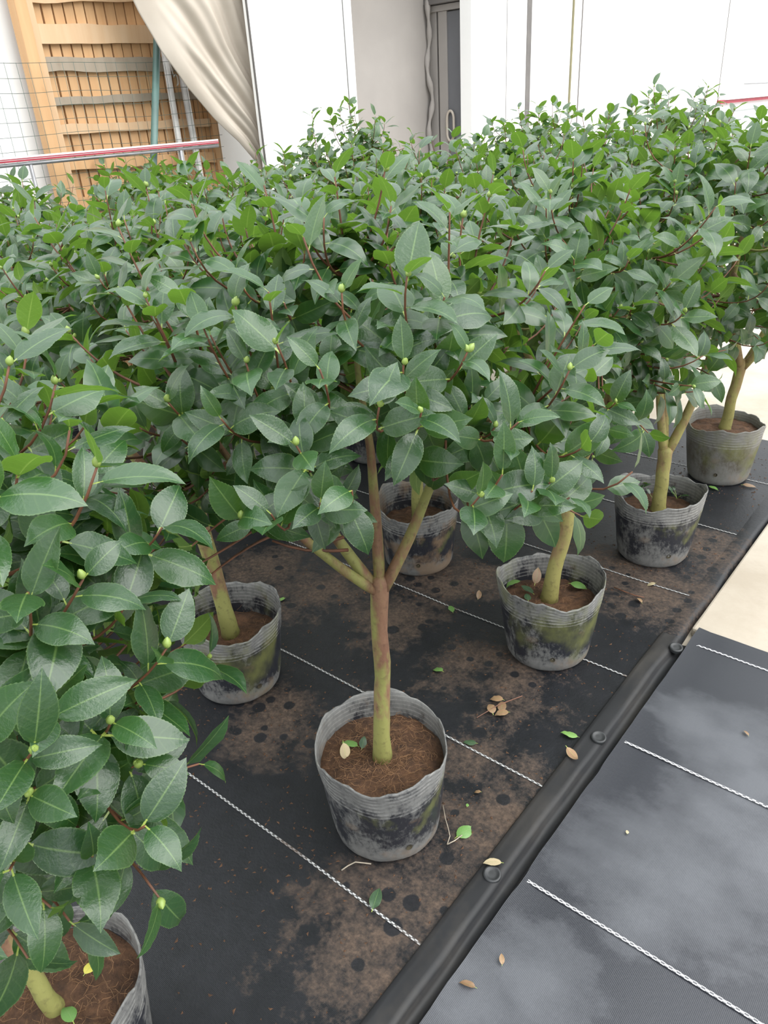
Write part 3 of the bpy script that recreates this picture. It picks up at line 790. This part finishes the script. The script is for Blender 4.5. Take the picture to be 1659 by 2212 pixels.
def make_tree(pos, label, seed, pot_mat='pot_dust', top=1.36, R=0.47, ccz=0.90, low=0.30, fork=0.55, trunk_r=0.021, lean=(0, 0),
              shoots=120, limbs=None, bark='bark', extra=(), leaf_len=0.078, hi=False, group=None, n_obj=300, fibres=0, dip=0.0, soil_z=0.205,
              bare=(), coff=(0, 0), pot_h=0.255, detail=True, lowdir=0.0, clear=()):
    rr = random.Random(seed)
    base = Vector((pos[0], pos[1], -0.003))
    root = empty('potted_camellia', base); tag(root, label, 'potted tree', group)
    make_pot(root, seed, M[pot_mat], fibres=fibres, dip=dip, soil_z=soil_z, h=pot_h, detail=detail)
    # trunk
    f0 = Vector((lean[0], lean[1], fork))
    b0 = Vector((rr.uniform(-.008, .008), rr.uniform(-.008, .008), soil_z-0.02))
    tp, tr = [], []
    nseg = 12
    for i in range(nseg+1):
        t = i/nseg; p = b0.lerp(f0, t)
        p += Vector((noise.noise(Vector((t*3, seed, 0))), noise.noise(Vector((t*3, seed, 5))), 0))*0.010*math.sin(t*math.pi)
        tp.append(p); tr.append(trunk_r*(1.0+0.45*math.exp(-t*9)+(0.10*max(0, t-0.8)/0.2))*(1+0.07*noise.noise(Vector((t*9, seed, 2)))))
    tp += [f0+Vector((0, 0, 0.010)), f0+Vector((0, 0, 0.016))]; tr += [tr[-1]*0.78, tr[-1]*0.35]
    MB().tube(tp, tr, 14).build('trunk', M[bark], root, True)
    cc = Vector((coff[0], coff[1], ccz)); hu = top-ccz; hd = low
    def env(d):
        v = hu if d.z > 0 else hd
        return 1/math.sqrt((d.x*d.x+d.y*d.y)/R**2+(d.z/v)**2)
    nodes = []                                   # (point, radius, dir)
    # main limbs
    if limbs is None:
        nl = rr.choice((3, 4)); a0 = rr.uniform(0, 6.28)
        limbs = [(a0+k*2*math.pi/nl+rr.uniform(-.35, .35), rr.uniform(0.30, 0.75), 1.0) for k in range(nl)]
    for az, tilt, rs_ in limbs:
        d = Vector((math.cos(az)*math.sin(tilt), math.sin(az)*math.sin(tilt), math.cos(tilt)))
        st = f0-Vector((0, 0, 0.030))
        dd = (d*1.0+Vector((0, 0, 0.0))).normalized()
        tgt = cc+Vector((math.cos(az), math.sin(az), 0))*(R*0.62*math.sin(tilt)/0.7)+Vector((0, 0, hu*0.25))
        mid = st+d*((tgt-st).length*0.5)
        pts = bez(st, mid, tgt, 11)
        pts = [p+Vector((noise.noise(p*9), noise.noise(p*9+Vector((3, 0, 0))), 0))*0.010*(i/11) for i, p in enumerate(pts)]
        r_a = trunk_r*0.76*rs_
        rad = [r_a*(1-0.62*i/11) for i in range(12)]
        MB().tube(pts, rad, 9).build('limb', M['limb' if bark == 'bark' else bark], root, True)
        for i in range(3, 12): nodes.append((pts[i], rad[i]))
    # secondary branches
    sec = []
    for k in range(26):
        u = rr.random(); ct = 1-u*1.30; a = rr.uniform(0, 6.28); s_ = math.sqrt(max(0, 1-ct*ct))
        d = Vector((math.cos(a)*s_, math.sin(a)*s_, ct)); sec.append(cc+d*env(d)*rr.uniform(0.5, 0.68))
    def attach(tip, out, maxn=None):
        best, bs = None, 1e9
        for p, r in nodes:
            v = tip-p; L = v.length
            if L < 0.03: continue
            up = v.z/L; o_ = v.dot(out)/L
            s = L*(1+0.7*max(0, -up+0.1)+0.9*max(0, 0.45-o_))
            if s < bs: bs, best = s, (p, r)
        return best
    for tip in sec:
        out = (tip-cc).normalized(); sd = (out*0.8+Vector((0, 0, 0.5))).normalized()
        p, r = attach(tip, out)
        L = (tip-p).length
        pts = bez(p, tip-sd*L*0.45, tip, 7); ra = min(r*0.75, 0.0070)
        rad = [ra+(0.0030-ra)*i/7 for i in range(8)]
        MB().tube(pts, rad, 6).build('branch', M['limb'], root, True)
        for i in range(2, 8): nodes.append((pts[i], rad[i]))
    # leafy shoots
    tips = []
    for px, py in extra:                         # shoots seen singly: where their line of sight meets the crown
        d = ray(px, py); o_ = CAMP-base-cc
        w = Vector((1/R, 1/R, 1/hu)); O = Vector((o_.x*w.x, o_.y*w.y, o_.z*w.z)); D = Vector((d.x*w.x, d.y*w.y, d.z*w.z))
        bq = O.dot(D); A = D.dot(D); C = O.dot(O)-1; disc = bq*bq-A*C
        t = (-bq-math.sqrt(disc))/A if disc > 0 else -bq/A
        P = o_+d*t+cc; P.z = max(P.z, ccz-low*0.85); tips.append((P, 1.0))
    ga = math.pi*(3-math.sqrt(5))
    for k in range(shoots):
        u = (k+0.5)/shoots; ct = 1-u*(1.42+lowdir); a = k*ga+rr.uniform(-.3, .3)
        ct = max(-0.95, min(1, ct+rr.uniform(-.06, .06))); s_ = math.sqrt(max(0, 1-ct*ct))
        d = Vector((math.cos(a)*s_, math.sin(a)*s_, ct))
        q = rr.uniform(0.76, 1.14) if rr.random() < 0.74 else rr.uniform(0.50, 0.76)
        tips.append((cc+d*env(d)*q, q))
    def open_to_view(c):
        x, y, z = proj(base+c)
        return any(a < x < c_ and b < y < d_ for a, b, c_, d_ in clear)
    leaves = []; buds = []
    for ti, (tip, q) in enumerate(tips):
        out = (tip-cc); out = Vector((out.x/R, out.y/R, out.z/(hu if out.z > 0 else hd)))
        if out.length < 1e-3: out = Vector((0, 0, 1))
        out.normalize()
        skip = False
        for (bp, br) in bare:
            if (tip-bp).length < br: skip = True
        if open_to_view(tip): skip = True
        if skip: continue
        upb = 0.85 if out.z > -0.25 else 0.30
        sd = (out*0.72+Vector((0, 0, upb))+Vector((rr.uniform(-.22, .22), rr.uniform(-.22, .22), rr.uniform(-.12, .12)))).normalized()
        p, r = attach(tip, out)
        L = (tip-p).length
        pts = bez(p, tip-sd*min(L*0.55, 0.16), tip, 8)
        ra = min(r*0.8, 0.0034); rad = [ra+(0.0013-ra)*i/8 for i in range(9)]
        MB().tube(pts, rad, 5).build('twig', M['twig'], root, True)
        # leaves along the last stretch
        cum = [0]
        for i in range(1, 9): cum.append(cum[-1]+(pts[i]-pts[i-1]).length)
        Lc = cum[-1]; nl = rr.randint(8, 11); phi = rr.uniform(0, 6.28); s = 0.0
        span = min(Lc*0.92, 0.22)
        for j in range(nl):
            f = j/(nl-1); s = Lc-span*(f**1.15)
            i = 1
            while i < 8 and cum[i] < s: i += 1
            tt = (s-cum[i-1])/max(1e-6, cum[i]-cum[i-1]); P = pts[i-1].lerp(pts[i], tt)
            ax = (pts[i]-pts[i-1]).normalized()
            e = ax.cross(Vector((0.2, 0.1, 1))); e = e.normalized() if e.length > 1e-3 else Vector((1, 0, 0)); g = ax.cross(e)
            phi += 2.4+rr.uniform(-.3, .3)
            ev = e*math.cos(phi)+g*math.sin(phi)
            beta = math.radians(28+34*min(1, f*2.2)+rr.uniform(-10, 12))
            d = ax*math.cos(beta)+ev*math.sin(beta)
            n0 = ax*math.sin(beta)-ev*math.cos(beta)
            wu = rr.uniform(0.1, 0.9)*(0.2+0.8*f)*(0.75 if out.z > 0.45 else 1.0)+(0.25 if out.z < 0 else 0)
            d = (d+Vector((0, 0, -0.16*rr.random()-(0.25 if out.z < 0 else 0.0)*rr.random()))).normalized()
            nn = (n0*(1-0.55*wu)+Vector((0, 0, 1))*wu+Vector((rr.uniform(-.2, .2), rr.uniform(-.2, .2), 0)))
            nn = nn-d*nn.dot(d)
            if nn.length < 0.05: nn = n0
            nn.normalize(); x = d.cross(nn).normalized()
            ln = leaf_len*rr.uniform(0.78, 1.22)*(0.80 if f < 0.08 else 1)*(0.9 if f > 0.85 else 1)
            wsc = ln*rr.uniform(0.9, 1.12)
            Mx = Matrix(((x.x*wsc, d.x*ln, nn.x*ln, P.x), (x.y*wsc, d.y*ln, nn.y*ln, P.y), (x.z*wsc, d.z*ln, nn.z*ln, P.z), (0, 0, 0, 1)))
            leaves.append((rr.randrange(7), Mx, rr.random(), P+d*ln*0.5))
        if rr.random() < 0.55:
            for b_ in range(rr.choice((1, 1, 2))):
                sz = rr.uniform(0.009, 0.014)
                dv = (sd+Vector((rr.uniform(-.6, .6), rr.uniform(-.6, .6), rr.uniform(-.2, .6)))).normalized()
                Mb = Matrix.Translation(tip) @ dv.to_track_quat('Z', 'Y').to_matrix().to_4x4() @ Matrix.Scale(sz, 4)
                buds.append((Mb, tip))
    # the leaves that show largest become parts of their own, the rest one part
    leaves = [l for l in leaves if not open_to_view(l[3])]
    def score(c):
        x, y, z = proj(base+c)
        pen = 0 if (-40 < x < 1700 and -40 < y < 2250) else 5
        return z+pen
    order = sorted(leaves, key=lambda l: score(l[3]))
    for k, Mx, tint, c in order[:n_obj]:
        o = bpy.data.objects.new('leaf', LEAF[1 if hi else 0][k]); COL.objects.link(o); o.parent = root; o.matrix_basis = Mx
    rest = [(k, Mx, tint) for k, Mx, tint, c in order[n_obj:]]
    if rest: joined_leaves('foliage', rest, root, base)
    buds.sort(key=lambda b: score(b[1]))
    for Mb, tp_ in buds[:60]:
        o = bpy.data.objects.new('flower_bud', BUD); COL.objects.link(o); o.parent = root; o.matrix_basis = Mb
    return root

def depth_pt(px, py, c): return CAMP+ray(px, py)*c
E1 = [(845, 445), (738, 632), (960, 642), (1110, 500), (1178, 585), (508, 660), (598, 742), (690, 797), (872, 787), (640, 962), (692, 1085), (1085, 1025), (1120, 912),
      (1270, 960), (570, 400), (392, 640), (255, 490), (440, 710), (150, 720), (300, 590), (1230, 800), (1190, 1040), (585, 1110), (480, 470), (1000, 470), (700, 470), (910, 890), (1010, 760), (560, 1165), (520, 1120), (1150, 1060), (1230, 1075), (760, 1060)]
E2 = [(20, 790), (250, 890), (120, 830), (350, 1140), (360, 1400), (450, 1420), (40, 1000), (110, 1545), (60, 1715), (430, 1650), (340, 1765), (150, 1990), (240, 1560), (180, 1250), (60, 1280), (280, 1780), (60, 2070), (110, 1960), (190, 2010), (300, 1650), (20, 1880), (200, 1850)]
COLG = 'inner row camellias with hidden pots'
make_tree((-0.846, 0.908), 'camellia with a tall straight trunk forking into four limbs, beside the ridge', 11, 'pot_dust', top=1.37, R=0.45, ccz=1.03, low=0.27, fork=0.675,
          trunk_r=0.0172, lean=(0.018, 0.014), shoots=165, limbs=[(3.86, 0.55, 1.0), (4.3, 0.78, 0.85), (1.9, 0.08, 1.0), (0.72, 0.52, 1.0)], extra=E1, hi=True, fibres=420, soil_z=0.206, clear=[(780, 1040, 1000, 1300), (595, 1150, 1060, 1460), (430, 1150, 600, 1330)], leaf_len=0.071)
T1 = bpy.data.objects['potted_camellia']
for pts, r in (([(752, 1188), (720, 1190), (660, 1188), (622, 1180), (588, 1168)], 0.0034), ([(742, 1160), (716, 1168), (690, 1178), (655, 1166), (620, 1146), (592, 1132)], 0.0036)):
    Q = [depth_pt(x, y, 1.40-0.0004*(752-x))-T1.location for x, y in pts]
    MB().tube(Q, [r*(1-0.1*i) for i in range(len(Q))], 6).build('bare_twig', M['twig'], T1, True)
make_tree((-0.938, 0.160), 'short leafy camellia whose open pot holds a fallen yellow leaf', 12, 'pot_dust', top=1.38, R=0.37, ccz=0.95, low=0.47, fork=0.42, trunk_r=0.014, lean=(-0.03, -0.02), leaf_len=0.078, clear=[(440, 1130, 610, 1330)],
          shoots=150, extra=E2, hi=True, fibres=260, lowdir=0.15)
make_tree((-1.53, 1.04), 'camellia with reddish trunk in an algae spotted pot, next to the straight trunked one', 13, 'pot_algae', top=1.34, R=0.45, ccz=1.03, low=0.22, fork=0.60, trunk_r=0.022, lean=(-0.02, -0.02), shoots=125, fibres=120, soil_z=0.165, clear=[(430, 1120, 610, 1400)])
make_tree((-0.853, 1.70), 'camellia with yellowish trunk in a pot heavily stained by yellow green algae', 14, 'pot_algae', top=1.36, R=0.43, ccz=1.00, low=0.28, fork=0.62, trunk_r=0.021, lean=(0.03, 0.06), shoots=120, bark='bark_yellow', fibres=80, soil_z=0.175,
          extra=[(1400, 935), (1330, 870), (1280, 985), (1240, 560), (1180, 440), (1210, 1060)])
make_tree((-0.812, 2.414), 'camellia with three upright limbs in a grey pot with weeds around the trunk', 15, 'pot_dust', top=1.40, R=0.45, ccz=1.03, low=0.46, lowdir=0.2, fork=0.40, trunk_r=0.023, lean=(0.0, 0.01), shoots=145, bark='bark_yellow',
          limbs=[(4.0, 0.22, 0.9), (0.9, 0.45, 1.0), (1.3, 0.70, 0.9), (2.6, 0.18, 0.9)], soil_z=0.18)
make_tree((-0.83, 3.184), 'camellia in a mud caked brown pot at the far end of the bed', 16, 'pot_mud', top=1.46, R=0.45, ccz=1.00, low=0.52, lowdir=0.25, fork=0.50, trunk_r=0.021, lean=(0.02, 0.02), shoots=140, bark='bark_yellow', soil_z=0.22)
make_tree((-1.49, 1.89), 'camellia in a dark pot with a tan mud patch, behind the straight trunked one', 17, 'pot_tan', top=1.35, R=0.45, ccz=1.02, low=0.26, fork=0.52, trunk_r=0.02, shoots=115, soil_z=0.165, fibres=60)
make_tree((-2.28, 1.80), 'camellia in a bluish grey pot behind the reddish trunk', 18, 'pot_dark', top=1.33, R=0.45, ccz=1.0, low=0.28, fork=0.50, shoots=110, detail=False)
INL = 'leafy camellia in the crowded inner rows, its pot hidden by the others'
inner = [(-1.55, 2.62, 1.36, INL), (-1.55, 3.40, 1.40, INL), (-2.28, 1.02, 1.32, INL), (-2.27, 2.55, 1.34, INL), (-2.30, 3.32, 1.36, INL), (-3.02, 1.35, 1.31, INL),
         (-3.02, 2.10, 1.33, INL), (-3.05, 2.82, 1.31, INL), (-3.60, 1.72, 1.30, 'leafy camellia right below the red striped rail and wire mesh'), (-3.60, 2.50, 1.33, 'leafy camellia right before the wooden panel and green post')]
for i, (x, y, tp, lab) in enumerate(inner):
    make_tree((x, y), lab, 30+i, 'pot_dark', top=tp, R=0.44, ccz=tp-0.34, low=0.28, fork=0.50, shoots=100, group=COLG if lab == INL else None, detail=False)
make_tree((-3.08, 3.46), 'tallest camellia of the bed, rising before the beige lined doorway', 51, 'pot_dark', top=1.50, R=0.42, ccz=1.08, low=0.3, fork=0.50, shoots=120, detail=False)
for x, y, tp, lab, sd_ in [(-2.30, 4.15, 1.46, 'camellia on the concrete past the fabric, before the grey gap in the wall', 60), (-1.55, 4.15, 1.49, 'camellia on the concrete past the fabric, behind the mud caked pot', 61)]:
    make_tree((x, y), lab, sd_, 'pot_dark', top=tp, R=0.45, ccz=tp-0.36, low=0.28, fork=0.50, shoots=105, detail=False)

# ------------------------------------------------------------------ fallen leaves and litter
LM = {}
def fallen(px, py, z, mat, size, ang, label, tilt=0.15, var=0, flip=False, group=None, name='fallen_leaf'):
    P = gnd(px, py, z)
    key = (mat, var)
    if key not in LM: LM[key] = leaf_mesh('fallen_blade', VAR[1][var], M[mat])
    o = bpy.data.objects.new(name, LM[key]); COL.objects.link(o)
    rx = tilt+(math.pi if flip else 0)
    o.matrix_world = Matrix.Translation(P+Vector((0, 0, 0.006))) @ Matrix.Rotation(ang, 4, 'Z') @ Matrix.Rotation(rx, 4, 'X') @ Matrix.Rotation(tilt*0.7, 4, 'Y') @ Matrix.Translation(Vector((0, -size/2, 0))) @ Matrix.Scale(size, 4)
    tag(o, label, 'leaf', group)
    return o
fallen(1004, 1798, 0, 'fresh', 0.058, -0.35, 'fresh green fallen leaf beside the foot of the straight trunked camellia pot', 0.25, 1)
fallen(1232, 1588, 0, 'fresh', 0.050, 1.9, 'pale green half leaf lying near the ridge', 0.3, 5)
fallen(1235, 1632, 0.008, 'dry', 0.050, 1.2, 'curled orange brown leaf on the ridge edge', 0.35, 4, True)
fallen(1066, 1864, 0.012, 'cream_leaf', 0.045, 2.2, 'cream and pink dry leaf on the ridge pin', 0.25, 0)
fallen(812, 1945, 0, 'dark_leaf', 0.058, 0.4, 'dark green fallen leaf on the white thread', 0.1, 2)
fallen(946, 1446, 0, 'fresh', 0.045, 1.5, 'light green fallen leaf between the straight trunk and the algae stained pot', 0.15, 3)
fallen(975, 1318, 0, 'fresh', 0.045, 0.9, 'small green leaf fallen on a white thread behind the straight trunk', 0.1, 2)
fallen(1035, 1287, 0, 'dry', 0.045, 0.3, 'rust brown curled leaf standing on the dusty fabric', 0.6, 4)
fallen(1016, 1606, 0, 'dark_leaf', 0.040, 2.0, 'dark wet leaf lying across the white thread by the pot rim', 0.1, 5)
fallen(606, 1296, 0, 'fresh', 0.04, 2.5, 'small green leaf beside the rim of the algae spotted pot', 0.1, 1)
fallen(1541, 1056, 0, 'fresh', 0.052, 1.2, 'bright green leaf at the foot of the mud caked pot', 0.15, 2)
fallen(1618, 1050, 0, 'dry', 0.062, -1.2, 'flat brown leaf at the foot of the mud caked pot', 0.1, 0)
fallen(1407, 1262, 0, 'cream_leaf', 0.036, 2.3, 'beige dry leaf on the thread before the weedy pot', 0.2, 3)
fallen(1382, 1298, 0, 'dry', 0.034, 0.9, 'reddish brown leaf scrap before the weedy pot', 0.3, 4)
fallen(1084, 2076, 0.004, 'dry', 0.024, 0.6, 'small rust leaf scrap on the path fabric below the pin', 0.2, 2)
fallen(1012, 2128, 0.004, 'dry', 0.036, 1.9, 'dark red curled leaf on the path fabric', 0.4, 4)
fallen(1355, 1800, 0.004, 'cream_leaf', 0.014, 0.3, 'tiny pinkish bract on the path fabric', 0.2, 1)
fallen(1612, 1586, 0.004, 'dry', 0.022, 0.9, 'small brown leaf crumb on the path near the pavement', 0.3, 4)
fallen(1010, 1742, 0, 'fresh', 0.014, 0.4, 'tiny yellow green bud scale near the pot foot', 0.2, 1)
fallen(1032, 1712, 0, 'dry', 0.020, 2.0, 'tiny orange leaf scrap on the dusty fabric', 0.2, 3)
SZ = 0.216
fallen(757, 1606, SZ, 'fresh', 0.048, 1.8, 'green leaf on the soil of the straight trunked camellia', 0.35, 1)
fallen(785, 1608, SZ, 'dark_leaf', 0.034, 0.4, 'dark green leaf leaning at the foot of the straight trunk', 0.5, 5)
fallen(746, 1628, SZ, 'cream_leaf', 0.056, 0.9, 'grey brown dry leaf on the soil of the straight trunked camellia', 0.3, 4, True)
fallen(197, 2090, 0.218, 'yellow', 0.036, 0.3, 'bright yellow fallen leaf on the soil of the short camellia', 0.1, 3)
fallen(150, 2190, 0.218, 'fresh', 0.045, 1.4, 'green leaf on the soil of the short camellia', 0.2, 1)
fallen(1110, 1256, 0.184, 'fresh', 0.058, 2.6, 'broad green leaf on the soil at the rim of the algae stained pot', 0.4, 3)
fallen(1140, 1276, 0.184, 'dark_leaf', 0.055, 1.3, 'dark green leaf on the soil of the algae stained pot', 0.2, 2)
fallen(1160, 1248, 0.200, 'dry', 0.060, 0.1, 'brown leaf standing upright in the algae stained pot', 0.9, 0)
fallen(1248, 1264, 0.184, 'fresh', 0.056, -1.3, 'light green leaf on the soil right of the yellowish trunk', 0.2, 1)
fallen(1140, 1292, 0.184, 'dark_leaf', 0.040, 0.6, 'small grey green leaf in front of the yellowish trunk', 0.2, 5)

# dried sprig: brown leaves on a red twig
P = gnd(1076, 1530)
sp = empty('dried_sprig', P); tag(sp, 'sprig of curled brown dead leaves on a thin red twig', 'leaf sprig')
a = gnd(1030, 1552)-P; b = gnd(1128, 1508)-P
MB().tube([a+Vector((0, 0, 0.003)), Vector((0, 0, 0.012)), b+Vector((0, 0, 0.008))], 0.0016, 5).build('twig', M['twig'], sp)
DL = leaf_mesh('dead_blade', VAR[1][3], M['dry'])
for i, (dx, dy, an, tl) in enumerate(((-14, 6, 0.8, 0.5), (8, 2, 0.4, 0.6), (-2, -16, 1.9, 0.3), (10, 14, 2.4, 0.4))):
    q = gnd(1076+dx, 1530+dy)-P
    o = bpy.data.objects.new('dead_leaf', DL); COL.objects.link(o); o.parent = sp
    o.matrix_basis = Matrix.Translation(q+Vector((0, 0, 0.014))) @ Matrix.Rotation(an, 4, 'Z') @ Matrix.Rotation(tl, 4, 'X') @ Matrix.Translation(Vector((0, -0.022, 0))) @ Matrix.Scale(0.044, 4)

# strings and roots on the ground
def strand(pts, r, mat, label, name='root_strand', z=0.003):
    Q = [gnd(x, y)+Vector((0, 0, z)) for x, y in pts]
    o0 = Q[0]; o = MB().tube([q-o0 for q in Q], r, 5).build(name, M[mat], smooth=True); o.location = o0
    tag(o, label, 'root'); return o
strand([(738, 1882), (752, 1872), (768, 1864), (786, 1866), (802, 1868)], 0.0016, 'pale_root', 'pale root creeping from under the straight trunked camellia pot')
strand([(957, 1742), (962, 1770), (968, 1790), (972, 1808), (966, 1826)], 0.0011, 'pale_root', 'thin pale string beside the fresh green fallen leaf')
strand([(966, 1826), (982, 1818), (998, 1806)], 0.0015, 'pale_root', 'white broken stalk under the fresh green fallen leaf', 'leaf_stalk')
strand([(1326, 1270), (1350, 1280), (1372, 1288), (1392, 1292)], 0.0018, 'twig', 'reddish twig on the fabric before the weedy pot', 'dry_twig')

# weeds in the third pot of the outer row
rr = random.Random(77)
for px, py, lab in ((1392, 1052, 'leafy weed tuft behind the trunk in the weedy pot'), (1375, 1066, 'low dark weed by the rim inside the weedy pot'), (1412, 1084, 'weed seedling in front of the trunk in the weedy pot'), (1462, 1078, 'single weed sprig right of the trunk in the weedy pot')):
    P = gnd(px, py, 0.18); w = empty('weed', P); tag(w, lab, 'weed')
    for k in range(6):
        a = rr.uniform(0, 6.28); d = Vector((math.cos(a)*0.6, math.sin(a)*0.6, 0.7)); e = d*rr.uniform(0.015, 0.035)
        MB().tube([Vector((0, 0, 0)), e*0.5+Vector((0, 0, 0.004)), e], 0.001, 4).build('stem', M['bud'], w)
        o = bpy.data.objects.new('leaf', LEAF[0][k % 7]); COL.objects.link(o); o.parent = w
        q = d.to_track_quat('Y', 'Z').to_matrix().to_4x4()
        o.matrix_basis = Matrix.Translation(e) @ q @ Matrix.Scale(rr.uniform(0.022, 0.036), 4)

# soil crumbs and bark chips scattered over the bed
rr = random.Random(9); mb = MB()
for k in range(2600):
    if rr.random() < 0.55:
        cx_, cy_ = rr.choice(((-0.846, 0.908), (-0.853, 1.70), (-0.812, 2.414), (-0.83, 3.184), (-1.53, 1.04), (-1.49, 1.89), (-1.1, 0.75)))
        a = rr.uniform(0, 6.28); q = 0.13+abs(rr.gauss(0, 0.16)); x, y = cx_+q*math.cos(a), cy_+q*math.sin(a)
    else:
        x, y = rr.uniform(-2.2, BED_X1), rr.uniform(0.0, BED_Y1)
    if x > BED_X1-0.002 or y > BED_Y1: continue
    sz = rr.uniform(0.0008, 0.0030); z = -0.004+bump_z(x, y, 0.004, 3.0); an = rr.uniform(0, 6.28); el = rr.uniform(1, 2.6)
    b = len(mb.v)
    for dx, dy, dz in ((-1, -1, 0), (1, -0.8, 0), (0.1, 1.1, 0), (0, 0, 1.0)):
        ex = dx*sz*el; ey = dy*sz
        mb.v.append(Vector((x+ex*math.cos(an)-ey*math.sin(an), y+ex*math.sin(an)+ey*math.cos(an), z+dz*sz*rr.uniform(0.6, 1.2))))
    mb.f += [(b, b+1, b+3), (b+1, b+2, b+3), (b+2, b, b+3), (b, b+2, b+1)]
o = mb.build('soil_crumbs', M['soil']); tag(o, 'scattered brown soil crumbs and bark chips over the bed fabric', 'litter', kind='stuff')
